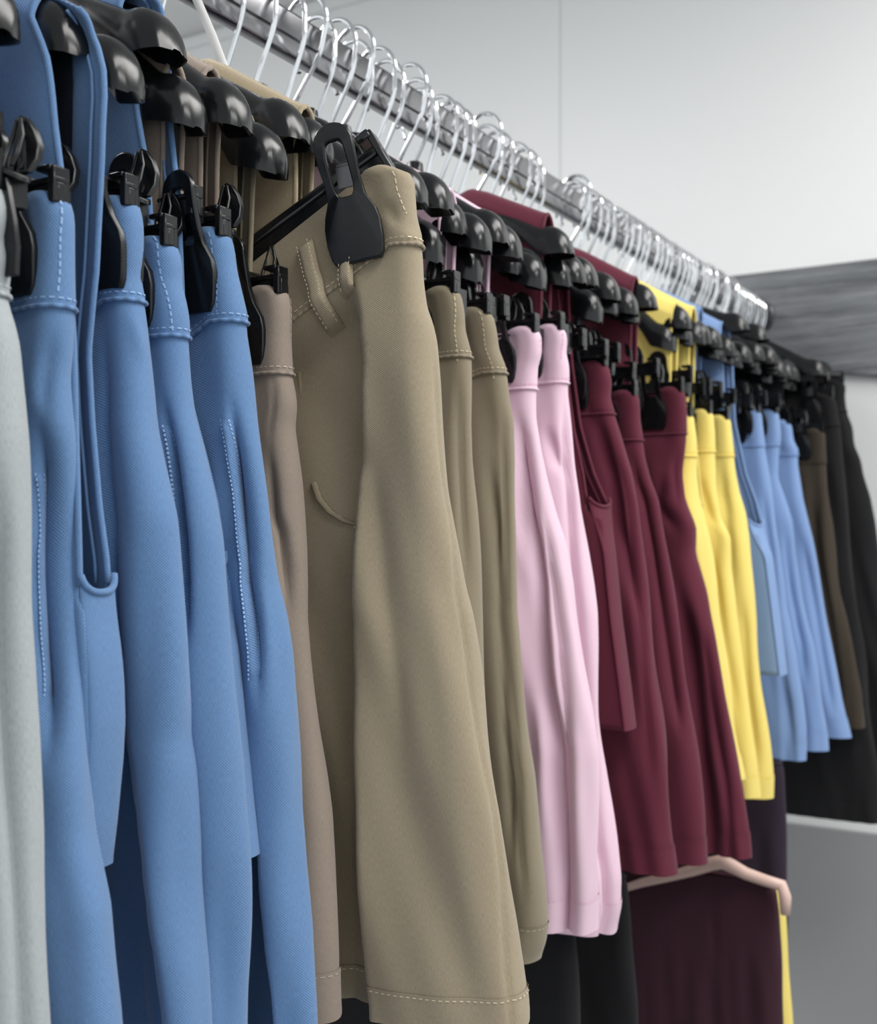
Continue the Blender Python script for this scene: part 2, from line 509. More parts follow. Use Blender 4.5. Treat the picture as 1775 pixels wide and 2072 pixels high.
def hanger(Y, label, dome=None, group=None, bar_z=None, clip_u=None, dy=0., du_bar=0., yaw=0., near=True, bars=True):
    """dome: pixel of the visible rounded shoulder end; bar_z: world height for the clip bar; clip_u: outer clip position along the bar"""
    dx = 0.; tilt = 0.
    if dome:
        x, z = at(dome[0], dome[1], Y)
        tilt = float(np.clip((z - (RZ - .168)) / .15, -.25, .25))
        dx = float(np.clip(x - (RX + .150 * math.cos(tilt) + .168 * math.sin(tilt)), -.03, .03))
    root = empty('clothes_hanger', (RX + dx, Y, RZ), (0, -tilt, yaw))
    hk = hchild('hook', HM['hook'], root); hk.location.x = -(dx - float(np.clip(dx, -.010, .010)))
    hchild('shoulder_frame', HM['frame'], root); hchild('neck_collar', HM['neck'], root)
    for sx in ((-1, 1) if bars else ()):
        st = hchild('bar_strut', HM['strut'], root, (sx * .075, 0, 0)); st.scale.x = sx
    bz = BARZ if bar_z is None else bar_z - RZ
    ct, st_ = math.cos(tilt), math.sin(tilt)
    def loc(wx, wy, wz):
        wx = wx - dx
        return (ct * wx + st_ * wz, wy, -st_ * wx + ct * wz)
    if not bars:
        return tag(root, label, 'clothes hanger', group)
    br = hchild('clip_bar', HM['bar'], root, loc(du_bar, dy, bz), .0008 if near else 0); br.rotation_euler = (0, tilt, 0)
    cu = clip_u if clip_u is not None else .122
    for u in (cu, -.122):
        c = add_clip(root, loc(u, dy, bz), near); c.rotation_euler = (0, tilt, 0)
    tag(root, label, 'clothes hanger', group)
    return root


# ------------------------------------------------------------------ garments
class Cloth:
    """A hung, flattened tube of cloth: outer edge traced, folds pressed in along traced lines."""
    def __init__(s, C_xy, rho, edge, rprof=None, folds=(), steps=(), seed=0, ripple=.0006, hem_px=None, inner=None, squash=None, slant=0., pinch=.0032):
        s.C = np.array(C_xy, float); s.rho = rho
        s.e = np.array([math.cos(rho), math.sin(rho)]); s.f = np.array([-math.sin(rho), math.cos(rho)])
        s.rp = rprof or [(0, .0080), (.03, .0085), (.05, .0095), (.12, .0135), (.25, .016), (.6, .018)]
        s.squash = squash; s.slant = slant; s.pinch = pinch
        pts = [at_plane(x, y, s.C, rho) for x, y in edge]
        z = np.array([p[1] for p in pts]); s.ztop = z[0]; s.zhem = z[-1]
        d = s.ztop - z
        u = np.array([p[0] for p in pts]); cb = np.array([p[2] for p in pts])
        r = s.r(d); u = u - r / cb + r
        dd = np.linspace(0, d[-1], 400); uu = np.interp(dd, d, u)
        ker = np.exp(-np.linspace(-2, 2, 13) ** 2); ker /= ker.sum()
        uu2 = np.convolve(np.pad(uu, 6, mode='edge'), ker, 'valid'); uu2[0] = uu[0]
        s.dd, s.uu = dd, uu2; s.len = d[-1]
        s.inner = inner
        s.rng = np.random.RandomState(seed)
        s.rip = [(s.rng.uniform(60, 260), s.rng.uniform(-14, 14), s.rng.uniform(0, 6.28)) for _ in range(5)]
        s.ripple = ripple
        s.dia = [(s.rng.uniform(25, 90), s.rng.uniform(-45, 45), s.rng.uniform(0, 6.28)) for _ in range(3)]
        s.steps = []; s.folds = []
        for pts, wd, amp in folds: s.folds.append(s._line(pts) + (wd, amp))
        for pts, wd, amp in steps: s.steps.append(s._line(pts) + (wd, amp))

    def r(s, d): return np.interp(d, [a for a, _ in s.rp], [b for _, b in s.rp])

    def sl(s, d, du): return s.slant * (1 - sstep(d, .06, .36)) * np.maximum(du - .018, 0)

    def uo(s, d): return np.interp(d, s.dd, s.uu)

    def ui(s, d):
        if s.inner is not None: return np.full_like(np.asarray(d, float), s.inner)
        return -np.minimum(s.uo(d), .19)

    def q_of(s, px, py):
        """pixel -> (arc distance from the outer tip, depth below the top) on the front face / rounded edge"""
        u, z, cb = at_plane(px, py, s.C, s.rho)
        for _ in range(3):
            d = s.ztop - z
            for _k in range(12): d = .5 * d + .5 * float(s.ztop - z - s.sl(d, float(s.uo(d)) - u))
            d = max(d, 0.); r = float(s.r(d)); uo = float(s.uo(d)); uc = uo - r
            h = math.hypot(*(ray(px, py)[:2])); dr = ray(px, py)[:2] / h
            # intersect the ray with circle around the tip centre or the flat front face (local frame u,w)
            du, dw = dr @ s.e, dr @ s.f
            # point on plane w=0 is (u,0); front face at w=-r
            t = -r / dw; uf = u + du * t
            if uf <= uc: return -(math.pi / 2 * r + (uc - uf)), d
            A = u - uc; bq = A * du; cq = A * A - r * r; disc = bq * bq - cq
            if disc <= 0: ph = math.atan2(-du, dw) if False else math.atan2(dw * 0 + .7, .7)
            else:
                t = -bq - math.sqrt(disc); ph = math.atan2(dw * t, A + du * t)
            return r * ph, d

    def _line(s, pts):
        a = [s.q_of(x, y) for x, y in pts]; q = np.array([k[0] for k in a]); d = np.array([k[1] for k in a])
        i = np.argsort(d); return d[i], q[i]

    def P(s, q, d, off=0.):
        """world points for arrays q (arc from tip; negative = camera side) and d (depth below the top)"""
        q = np.asarray(q, float); d = np.asarray(d, float); q, d = np.broadcast_arrays(q, d)
        r = s.r(d); uo = s.uo(d); ui = s.ui(d); w = r
        disp = np.zeros_like(q) + off
        am = sstep(d, .03, .14)
        for a, bq, c in s.rip: disp = disp + s.ripple * am * np.sin(a * q + bq * d * 3 + c)
        for a, bq, c in s.dia: disp = disp + s.ripple * 1.9 * am * np.sin(a * q + bq * d + c) * np.sin(7 * d + c)
        for dl, ql, wd, amp in s.folds:
            qc = np.interp(d, dl, ql); L = dl[-1] - dl[0]; fi = min(.06, L * .35)
            A = amp * sstep(d, dl[0] - .003, dl[0] + fi) * (1 - sstep(d, dl[-1] - fi, dl[-1] + .003) if dl[-1] < s.len - .02 else 1)
            x = (q - qc) / wd
            disp = disp + A * np.exp(-np.abs(x) ** 1.6)
        for dl, ql, wd, amp in s.steps:
            qc = np.interp(d, dl, ql)
            A = amp * sstep(d, dl[0], dl[0] + .03)
            g = sstep((qc - q) / wd, 0., 1.) * (1 - sstep((qc - q) / .11, .75, 1.6))
            disp = disp - A * g
        disp = disp - s.pinch * sstep(np.abs(q), .019, .031) * (1 - sstep(d, .036, .070)) * (np.abs(q) < .12)
        half = math.pi / 2 * r; a = np.abs(q); sg = np.sign(q)
        strn = np.maximum(uo - ui - 2 * r, .001)
        ph = np.where(a < half, a / r, math.pi / 2)
        ph = np.where(a > half + strn, math.pi / 2 + (a - half - strn) / r, ph); ph = np.minimum(ph, math.pi)
        lin = np.clip(a - half, 0, strn)
        cosn, sinn = np.cos(ph), np.sin(ph) * sg
        cu = np.where(a > half + strn, ui + r, uo - r) - np.where(a > half + strn, 0, lin)
        u = cu + (r + disp) * cosn; v = (r + disp) * sinn
        # legs part below the crotch
        mid = (uo + ui) / 2
        cr = sstep(d, s.len * .52, s.len * .6) if s.len > .3 else 0.
        v = v * (1 - cr * .93 * np.exp(-((u - mid) / .012) ** 2))
        x = s.C[0] + u * s.e[0] + v * s.f[0]; y = s.C[1] + u * s.e[1] + v * s.f[1]
        zz = s.ztop - d - s.sl(d, uo - u) + .0035 * (1 - sstep(np.abs(q + .004), .008, .024)) * (1 - sstep(d, .0, .02)) * (s.pinch > 0)
        return np.stack([x, y, np.broadcast_to(zz, x.shape)], -1)

    def qcols(s, d, step=.0025, qn=.15, qb=.05):
        """columns as absolute arc near the visible edge, proportional elsewhere: array (rows, cols)"""
        d = np.asarray(d); r = s.r(d); H = math.pi * r + np.maximum(s.uo(d) - s.ui(d) - 2 * r, .001)
        near = np.arange(-qn, qb + 1e-6, step)
        out = []
        for h in H:
            bk = qb + (h - qb) * np.linspace(0, 1, 20)[1:]
            fr = -(h - (h - qn) * np.linspace(0, 1, 16)[1:-1] - 0) if False else -(qn + (h - qn) * np.linspace(1, 0, 16)[1:-1])
            out.append(np.r_[fr, near, bk])
        return np.array(out)


def body_mesh(cl, d0, d1, name, step=.0025, dz=.006, off=0., cap_top=False, scale_top=None):
    d = np.arange(d0, d1, dz); d = np.r_[d, d1]
    Q = cl.qcols(d, step); D = np.repeat(d[:, None], Q.shape[1], 1)
    P = cl.P(Q, D, off); UV = np.stack([Q, -D], -1)
    b = MB()
    if cap_top:   # turn the raw edge inwards so the top reads as doubled cloth
        ex = cl.P(Q[:1], D[:1] + .004, off - .0022); e2 = cl.P(Q[:1], D[:1] - .0006, off - .0010)
        P = np.concatenate([ex, e2, P]); UV = np.concatenate([UV[:1], UV[:1], UV])
    b.grid(P, True, UV)
    return b


def ribbon(cl, line, width, off, m, parent, name, thick=.0012, n=60):
    """flat strip sewn on the cloth along [(px,py)...]"""
    d, q = cl._line(line); dd = np.linspace(d[0], d[-1], n); qq = np.interp(dd, d, q)
    k = np.linspace(-1, 1, 7); Q = qq[:, None] + k[None] * width / 2; D = np.repeat(dd[:, None], 7, 1)
    hgt = off + thick * (1 - np.abs(k) ** 6)[None] * np.ones((n, 1)); hgt[:2] = off; hgt[-2:] = off
    hgt[0] = 0; hgt[-1] = 0
    P = cl.P(Q, D, hgt); b = MB(); b.grid(P, False, np.stack([Q, -D], -1))
    return b.build(name, m, parent)


def stitches(b, cl, line, off=.0009, length=.0022, gap=.0016, wid=.0005, mi=1, by_q=None):
    """dashes sewn along a traced line"""
    if by_q is not None: d, q = by_q
    else:
        a = [cl.q_of(x, y) for x, y in line]; q = np.array([k[0] for k in a]); d = np.array([k[1] for k in a])
    t = np.r_[0, np.cumsum(np.hypot(np.diff(d), np.diff(q)))]
    s0 = 0
    while s0 < t[-1]:
        s1 = min(s0 + length, t[-1]); ss = np.array([s0, s1]); dq = np.interp(ss, t, d); qq = np.interp(ss, t, q)
        T = np.array([qq[1] - qq[0], dq[1] - dq[0]]); T /= np.linalg.norm(T) + 1e-9; N2 = np.array([-T[1], T[0]]) * wid
        Q = np.array([[qq[0] - N2[0], qq[0] + N2[0]], [qq[1] - N2[0], qq[1] + N2[0]]]); D = np.array([[dq[0] - N2[1], dq[0] + N2[1]], [dq[1] - N2[1], dq[1] + N2[1]]])
        b.grid(cl.P(Q, D, off), False, np.stack([Q, -D], -1), mi)
        s0 += length + gap


GARMENT = {}


def garment(kind, label, cat, Y, color, edge, folds=(), steps=(), rprof=None, rho=0., Cx=RX, group=None, seed=1, step=.0025, dz=.006,
            hem=True, band=.053, band_stitch=None, hem_stitch=False, ripple=.0006, inner=None, side_seam=True, hemw=.03, slant=0., pinch=.0032):
    cl = Cloth((Cx, Y), rho, edge, rprof, folds, steps, seed, ripple, inner=inner, slant=slant, pinch=pinch)
    m = M[color]
    root = empty(kind, (Cx + .14 * math.cos(rho), Y + .14 * math.sin(rho), cl.ztop))
    tag(root, label, cat, group)
    W = Matrix.Translation(-root.location)
    def put(b, name, extra=False):
        me = b.mesh(name); me.transform(W); o = link(name, me, m, root)
        if extra: me.materials.append(M['thread'][color])
        return o
    L = cl.len
    b = body_mesh(cl, band - .003, L, 'cloth', step, dz)
    put(b, 'leg_panel')
    if band > 0:
        b = body_mesh(cl, 0, band, 'band', step, .004, .0009, cap_top=True)
        # raised seam roll at the foot of the waistband
        Qs = cl.qcols(np.array([band]), step)[0]
        rows = [cl.P(Qs, np.full_like(Qs, band + .0012 * math.sin(a)), .0010 + .0012 * math.cos(a)) for a in np.linspace(-2.4, 2.4, 7)]
        b.grid(np.array(rows), True, np.stack([np.repeat(Qs[None], 7, 0), np.full((7, len(Qs)), -band)], -1) * .25)
        if band_stitch: stitches(b, cl, band_stitch, .0014, .0026, .0014, .0004)
        stitches(b, cl, None, .0016, .0022, .0015, .00035, by_q=(np.full(60, band - .004), np.linspace(-.09, .025, 60)))
        put(b, 'waistband', True)
    if hem:
        b = body_mesh(cl, L - hemw, L + .0006, 'hem', step, .005, .0008)
        if hem_stitch: stitches(b, cl, None, .0016, .0022, .0020, .00032, by_q=(np.full(80, L - hemw + .002), np.linspace(-.15, .03, 80)))
        else: stitches(b, cl, None, .0012, .0024, .0018, .0003, by_q=(np.full(60, L - hemw + .002), np.linspace(-.10, .03, 60)))
        put(b, 'hem', True)
    GARMENT[label] = (cl, root, m)
    return cl, root


def on(root, cl, color, o):
    """re-seat a sewn-on part (built in world space) under its garment"""
    o.data.transform(Matrix.Translation(-root.location)); o.parent = root; return o


# ---- blue trousers and their neighbours at the near end
TROU = 'trousers and shorts clipped along the rail'
near = dict(step=.0022, dz=.005)
g_grey = garment('trousers', 'light grey marled trousers at the near end of the rail, beside the blue ones', 'trousers', .352, 'grey',
    [(0, 368), (17, 392), (24, 423), (20, 456), (14, 480), (22, 507), (18, 541), (14, 575), (18, 608), (30, 642), (41, 690), (52, 800), (58, 888), (59, 1000), (60, 1105), (60, 1213), (64, 1335), (66, 1418), (75, 1576), (85, 1694), (94, 1852), (98, 1970), (101, 2069), (110, 2450)],
    folds=[([(-20, 900), (5, 1100), (8, 1400), (30, 1700), (48, 2060), (55, 2400)], .004, -.007)], rprof=[(0, .013), (.05, .0115), (.1, .013), (.3, .016), (.6, .018)], band=.05, **near, seed=3)
g_b1 = garment('trousers', 'mid blue twill trousers nearest the grey pair, left of the first armhole', 'trousers', .398, 'blue',
    [(128, 404), (141, 412), (148, 440), (149, 560), (150, 632), (148, 690), (143, 762), (148, 830), (153, 881), (155, 960), (154, 1105), (156, 1177), (167, 1321), (177, 1418), (189, 1576), (196, 1694), (212, 1773), (228, 1852), (237, 1970), (246, 2069), (262, 2450)],
    folds=[([(64, 820), (92, 940), (108, 1120), (110, 1260), (98, 1450), (92, 1560)], .0085, -.024), ([(112, 680), (90, 800), (86, 860)], .004, -.004), ([(62, 860), (74, 1000), (80, 1200), (84, 1400)], .003, .0025)],
    band_stitch=[(119, 420), (121, 480), (120, 560), (116, 600)], **near, seed=5, group=None)
g_b2 = garment('trousers', 'mid blue twill trousers with a plain broad leg, second of the blue four', 'trousers', .459, 'blue',
    [(270, 412), (282, 422), (288, 456), (287, 524), (283, 561), (292, 602), (296, 629), (306, 690), (315, 744), (321, 787), (328, 852), (346, 960), (360, 1050), (363, 1123), (368, 1195), (378, 1303), (381, 1370), (382, 1438), (380, 1497), (388, 1556), (396, 1675), (404, 1793), (414, 1891), (423, 1970), (429, 2069), (440, 2450)],
    folds=[([(208, 640), (212, 760), (220, 1000), (236, 1300), (245, 1500), (260, 1600), (284, 1773), (311, 1931), (327, 2069), (345, 2400)], .0030, -.003), ([(268, 640), (282, 690), (290, 730)], .004, .002)],
    steps=[([(232, 1250), (245, 1500), (260, 1600), (284, 1773), (311, 1931), (327, 2069), (345, 2400)], .010, .026)], **near, seed=8, slant=.55)
g_b3 = garment('trousers', 'mid blue twill trousers showing a stitched pocket edge, third of the blue four', 'trousers', .487, 'blue',
    [(345, 493), (356, 500), (365, 527), (367, 548), (364, 568), (374, 602), (381, 642), (382, 690), (389, 762), (400, 834), (418, 906), (436, 997), (451, 1087), (462, 1213), (470, 1321), (479, 1418), (489, 1537), (494, 1655), (499, 1734), (503, 1852), (510, 2069), (520, 2450)],
    folds=[([(330, 800), (343, 920), (356, 1050), (366, 1200), (374, 1320)], .0034, -.014)],
    band_stitch=[(312, 500), (322, 540), (335, 590), (347, 650), (349, 675)], **near, seed=11, slant=.3)
g_b4 = garment('trousers', 'mid blue twill trousers with open side pocket, next to the taupe pair', 'trousers', .530, 'blue',
    [(455, 474), (465, 480), (473, 507), (477, 541), (488, 588), (500, 640), (499, 665), (511, 744), (523, 834), (534, 906), (544, 997), (551, 1087), (560, 1177), (576, 1249), (588, 1321), (599, 1438), (604, 1537), (607, 1655), (616, 1773), (631, 1891), (642, 2010), (646, 2069), (660, 2450)],
    folds=[([(468, 800), (477, 900), (487, 975), (505, 1105), (517, 1250), (521, 1380), (523, 1440)], .0030, -.016), ([(450, 800), (464, 900), (486, 1050), (503, 1200), (513, 1320)], .0045, .0035)],
    steps=[([(512, 1560), (519, 1700), (526, 1800), (536, 1890), (554, 2040), (575, 2400)], .008, .026)],
    band_stitch=[(424, 490), (433, 540), (441, 580), (442, 640)], **near, seed=13, slant=.5)
g_tp = garment('trousers', 'taupe trousers with a slanted pocket, between the blue and khaki ones', 'trousers', .592, 'taupe',
    [(563, 591), (578, 593), (585, 605), (588, 640), (587, 672), (590, 753), (598, 800), (599, 827), (594, 861), (599, 908), (605, 969), (609, 1051), (613, 1123), (617, 1249), (628, 1335), (648, 1458), (664, 1576), (672, 1650), (679, 1793), (686, 1931), (690, 2060)],
    folds=[([(543, 900), (546, 960), (552, 1040), (570, 1080), (580, 1160), (583, 1260)], .0034, -.008), ([(552, 750), (552, 830), (545, 910)], .0015, -.002)],
    band_stitch=[(584, 610), (586, 640), (585, 680)], **near, seed=17)


# pocket strips with their double stitching
def pocket_strip(g, line, width, st_off, color):
    cl, root = g
    o = ribbon(cl, line, width, .0008, M[color], None, 'pocket_welt'); o.data.materials.append(M['thread'][color])
    b = MB(); d, q = cl._line(line)
    for s in st_off: stitches(b, cl, None, .0026, .0014, .0011, .0003, mi=0, by_q=(np.linspace(d[0], d[-1], 40), np.interp(np.linspace(d[0], d[-1], 40), d, q) + s))
    on(root, cl, color, o)
    t = b.build('pocket_stitching', M['thread'][color]); t.data.transform(Matrix.Translation(-root.location)); t.parent = o


pocket_strip(g_b4, [(457, 860), (470, 940), (480, 997), (498, 1141), (510, 1270), (516, 1370)], .0065, (-.0022, .0022), 'blue')
pocket_strip(g_b3, [(331, 870), (340, 950), (352, 1080), (361, 1190)], .005, (-.0016, .0016), 'blue')
pocket_strip(g_b1, [(66, 960), (80, 1080), (84, 1250), (86, 1400)], .007, (-.0022, .0024), 'blue')

# ---- the khaki shorts pulled out towards the aisle
KR = R(14)
Tip = np.array([-.388, .640])
KC = Tip - .215 * np.array([math.cos(KR), math.sin(KR)])
g_kh = garment('shorts', 'khaki twill shorts pulled out in front, with belt loops and one big clip', 'shorts', KC[1], 'khaki',
    [(800, 352), (826, 353), (836, 366), (839, 401), (842, 442), (851, 469), (856, 520), (858, 570), (865, 625), (875, 648), (885, 690), (894, 773), (902, 875), (912, 993), (930, 1110), (941, 1190), (953, 1240), (975, 1370), (990, 1495), (1010, 1640), (1026, 1790), (1046, 1920), (1060, 2000), (1067, 2050), (1068, 2068)],
    rho=KR, Cx=KC[0], step=.0022, dz=.005, seed=21, slant=.66, hem_stitch=True, hemw=.021, band=.0485,
    rprof=[(0, .009), (.03, .010), (.06, .0125), (.12, .017), (.25, .021), (.6, .028)],
    folds=[([(746, 880), (752, 960), (766, 1080), (784, 1240), (806, 1400), (820, 1560)], .009, -.0045),
           ([(868, 660), (880, 760), (890, 915), (914, 1052), (928, 1194), (948, 1299), (956, 1373), (969, 1495), (990, 1610), (1010, 1775), (1024, 1939), (1033, 2066)], .0020, -.0022),
           ([(722, 1090), (702, 1170), (684, 1290), (678, 1500), (676, 1800), (680, 2030)], .007, -.006),
           ([(690, 840), (706, 900), (726, 980)], .006, -.006),
           ([(780, 420), (800, 455), (835, 462)], .006, -.003), ([(770, 500), (800, 480), (845, 500)], .006, .002)],
    steps=[([(718, 560), (733, 650), (735, 800), (734, 900), (722, 1060), (717, 1150), (716, 1300), (719, 1500), (729, 1750), (742, 1950), (750, 2060)],   .011, .027)],
    band_stitch=[(795, 366), (803, 392), (815, 425), (822, 440)])
cl, root = g_kh
for line, wd in (([(616, 505), (630, 560), (644, 620), (660, 680)], .0098), ([(701, 520), (702, 560), (704, 610)], .0088)):
    o = ribbon(cl, line, wd, .0035, M['khaki'], None, 'belt_loop', thick=.0052, n=30)
    o.data.materials.append(M['thread']['khaki']); on(root, cl, 'khaki', o)
    b = MB(); d, q = cl._line(line)
    for s in (-.0036, .0036): stitches(b, cl, None, .0092, .0016, .0014, .00022, mi=0, by_q=(np.linspace(d[0] + .002, d[-1] - .003, 20), np.interp(np.linspace(d[0], d[-1], 20), d, q) + s))
    t = b.build('loop_stitching', M['thread']['khaki']); t.data.transform(Matrix.Translation(-root.location)); t.parent = o
o = ribbon(cl, [(606, 985), (618, 1020), (640, 1045), (670, 1062), (700, 1070), (716, 1078)], .004, .001, M['khaki'], None, 'pocket_edge', thick=.0022); on(root, cl, 'khaki', o)

# ---- dark khaki pair, pink pair, maroon three, yellow, light blue, brown and black
mid = dict(step=.003, dz=.007)
g_k2 = garment('shorts', 'dark khaki shorts partly behind the pulled-out khaki pair', 'shorts', .800, 'olive',
    [(915, 590), (930, 595), (939, 632), (940, 667), (949, 699), (955, 725), (955, 778), (953, 860), (956, 934), (962, 1018), (970, 1137), (973, 1221), (979, 1322), (984, 1475), (996, 1600), (1012, 1800), (1024, 1955)],
    folds=[([(925, 735), (930, 860), (938, 1000), (945, 1200)], .003, -.005)], band_stitch=[(915, 600), (920, 660), (926, 735)], **mid, seed=23)
g_k3 = garment('shorts', 'dark khaki shorts hanging right beside the pink pair', 'shorts', .868, 'olive',
    [(975, 632), (990, 634), (999, 649), (1005, 676), (1008, 705), (1022, 740), (1027, 766), (1031, 807), (1040, 851), (1042, 880), (1047, 934), (1052, 1069), (1051, 1238), (1059, 1322), (1077, 1491), (1090, 1573), (1101, 1720), (1109, 1793), (1112, 1866), (1104, 1910), (1092, 1940)],
    folds=[([(985, 920), (1003, 1069), (1013, 1204), (1020, 1373), (1030, 1550), (1040, 1750)], .0035, -.007), ([(1015, 800), (1021, 900), (1024, 1204), (1031, 1339), (1040, 1440), (1050, 1600), (1060, 1850)], .0022, -.004)],
    band_stitch=[(970, 642), (980, 680), (995, 740), (1000, 770)], **mid, seed=25, slant=.25)
g_p1 = garment('shorts', 'pale pink shorts with a dark clip at the waist, next to the khaki', 'shorts', .955, 'pink',
    [(1075, 670), (1090, 672), (1095, 690), (1094, 720), (1087, 740), (1086, 766), (1085, 807), (1086, 845), (1098, 908), (1114, 987), (1126, 1044), (1142, 1097), (1158, 1176), (1166, 1239), (1182, 1350), (1200, 1450), (1209, 1520), (1211, 1700), (1211, 1800), (1208, 1886)],
    folds=[([(1062, 830), (1066, 940), (1074, 1040), (1086, 1130), (1092, 1250), (1104, 1400), (1122, 1560), (1134, 1700), (1140, 1840)], .0075, -.020), ([(1052, 820), (1049, 950), (1056, 1150)], .005, -.009), ([(1100, 1000), (1120, 1150), (1140, 1300), (1146, 1500), (1150, 1700), (1155, 1870)], .005, -.010), ([(1085, 1300), (1100, 1500), (1115, 1750)], .006, .005)],
    band_stitch=[(1091, 690), (1088, 740)], **mid, seed=27, rprof=[(0, .0075), (.03, .008), (.05, .010), (.12, .016), (.25, .022), (.6, .026)])
g_p2 = garment('shorts', 'pale pink shorts with side seam, against the maroon clothes', 'shorts', 1.025, 'pink',
    [(1128, 665), (1142, 669), (1147, 690), (1144, 714), (1150, 737), (1151, 760), (1149, 790), (1153, 822), (1160, 878), (1168, 940), (1181, 1010), (1193, 1130), (1204, 1240), (1208, 1330), (1214, 1450), (1230, 1600), (1245, 1700), (1256, 1780), (1256, 1840), (1246, 1888)],
    folds=[([(1142, 790), (1147, 900), (1156, 1040), (1166, 1180), (1176, 1300), (1200, 1500), (1215, 1700), (1230, 1860)], .004, -.010), ([(1105, 870), (1125, 930), (1138, 960)], .006, -.008)],
    band_stitch=[(1138, 680), (1136, 730)], **mid, seed=29, rprof=[(0, .0075), (.03, .008), (.05, .010), (.12, .016), (.25, .020), (.6, .024)])
far = dict(step=.004, dz=.009)
g_m1 = garment('shorts', 'maroon shorts clipped behind the maroon armhole, nearest the pink pair', 'shorts', 1.150, 'maroon',
    [(1213, 738), (1230, 742), (1237, 772), (1234, 804), (1249, 855), (1268, 918), (1281, 959), (1293, 1019), (1303, 1113), (1325, 1300), (1345, 1500), (1358, 1650), (1366, 1768)],
    folds=[([(1205, 830), (1225, 920), (1250, 1050), (1300, 1250)], .008, -.014), ([(1235, 860), (1262, 960), (1282, 1080), (1300, 1300), (1320, 1600)], .004, -.006)], **far, seed=31)
g_m2 = garment('shorts', 'maroon shorts in the middle of the maroon three', 'shorts', 1.245, 'maroon',
    [(1275, 797), (1290, 800), (1294, 825), (1294, 845), (1300, 886), (1304, 924), (1315, 971), (1331, 1010), (1352, 1120), (1372, 1250), (1395, 1400), (1412, 1550), (1424, 1650), (1432, 1746)],
    folds=[([(1280, 900), (1300, 1000), (1340, 1200), (1380, 1500)], .008, -.014)], **far, seed=33)
g_m3 = garment('shorts', 'maroon shorts with a dark clip on the waistband, beside the yellow pair', 'shorts', 1.360, 'maroon',
    [(1368, 790), (1385, 795), (1389, 830), (1389, 888), (1384, 953), (1392, 1012), (1412, 1066), (1408, 1120), (1432, 1200), (1450, 1290), (1467, 1400), (1486, 1500), (1505, 1600), (1516, 1680), (1521, 1735)],
    folds=[([(1345, 960), (1330, 1020), (1365, 1070), (1388, 1080)], .007, -.009), ([(1375, 900), (1368, 980), (1380, 1040)], .006, -.006), ([(1380, 1200), (1400, 1350), (1425, 1550), (1436, 1740)], .009, -.018), ([(1420, 1250), (1450, 1450), (1476, 1700)], .007, -.010)], **far, seed=35)
g_y0 = garment('shorts', 'yellow shorts showing as a pale edge against the maroon', 'shorts', 1.440, 'yellow',
    [(1390, 840), (1402, 845), (1408, 880), (1410, 908), (1410, 955), (1416, 1003), (1432, 1082), (1448, 1176), (1470, 1350), (1488, 1480), (1508, 1575)], **far, seed=37,
    rprof=[(0, .008), (.05, .012), (.12, .018), (.6, .022)])
g_y1 = garment('shorts', 'yellow shorts with a black clip, middle of the yellow ones', 'shorts', 1.515, 'yellow',
    [(1428, 834), (1442, 838), (1446, 877), (1447, 924), (1451, 987), (1464, 1050), (1483, 1085), (1482, 1150), (1500, 1300), (1518, 1450), (1532, 1540), (1538, 1612)],
    folds=[([(1415, 960), (1435, 1040), (1470, 1075)], .007, -.006), ([(1440, 1100), (1460, 1250), (1490, 1450)], .006, -.006)], **far, seed=39)
g_y2 = garment('shorts', 'yellow shorts farthest back, against the light blue vest', 'shorts', 1.590, 'yellow',
    [(1463, 846), (1477, 850), (1484, 909), (1487, 953), (1495, 998), (1510, 1042), (1519, 1089), (1527, 1170), (1536, 1260), (1545, 1400), (1556, 1500), (1563, 1570), (1563, 1614)],
    folds=[([(1465, 930), (1470, 1060), (1485, 1200)], .005, -.006), ([(1500, 1200), (1515, 1400), (1535, 1580)], .007, -.007)], **far, seed=41)
g_l1 = garment('shorts', 'light blue shorts under the light blue vest, nearest the yellow', 'shorts', 1.745, 'sky',
    [(1530, 832), (1540, 838), (1545, 880), (1550, 920), (1557, 958), (1570, 1050), (1580, 1112), (1589, 1228), (1611, 1325), (1622, 1402), (1630, 1480), (1631, 1538)],
    folds=[([(1545, 980), (1560, 1120), (1575, 1300), (1592, 1520)], .006, -.008), ([(1590, 1380), (1605, 1530)], .005, -.007)], **far, seed=43)
g_l2 = garment('shorts', 'light blue shorts in the middle of the light blue ones', 'shorts', 1.815, 'sky',
    [(1560, 833), (1575, 838), (1580, 880), (1577, 920), (1577, 966), (1600, 1054), (1608, 1116), (1624, 1209), (1647, 1305), (1662, 1402), (1673, 1470), (1676, 1518)],
    folds=[([(1588, 1050), (1605, 1200), (1630, 1400)], .006, -.008)], **far, seed=45)
g_l3 = garment('shorts', 'light blue shorts hanging last before the brown pair', 'shorts', 1.885, 'sky',
    [(1590, 855), (1601, 862), (1606, 894), (1615, 909), (1615, 941), (1626, 1012), (1644, 1089), (1665, 1200), (1687, 1320), (1706, 1420), (1717, 1470), (1721, 1492)],
    folds=[([(1625, 1080), (1655, 1250), (1690, 1460)], .006, -.008)], **far, seed=47)
g_br = garment('shorts', 'dark brown shorts between the light blue and the black', 'shorts', 1.970, 'brown',
    [(1655, 872), (1669, 878), (1673, 953), (1680, 1012), (1686, 1089), (1702, 1200), (1725, 1300), (1745, 1400), (1752, 1472)],
    folds=[([(1640, 1000), (1670, 1200), (1700, 1440)], .006, -.008)], **far, seed=49)
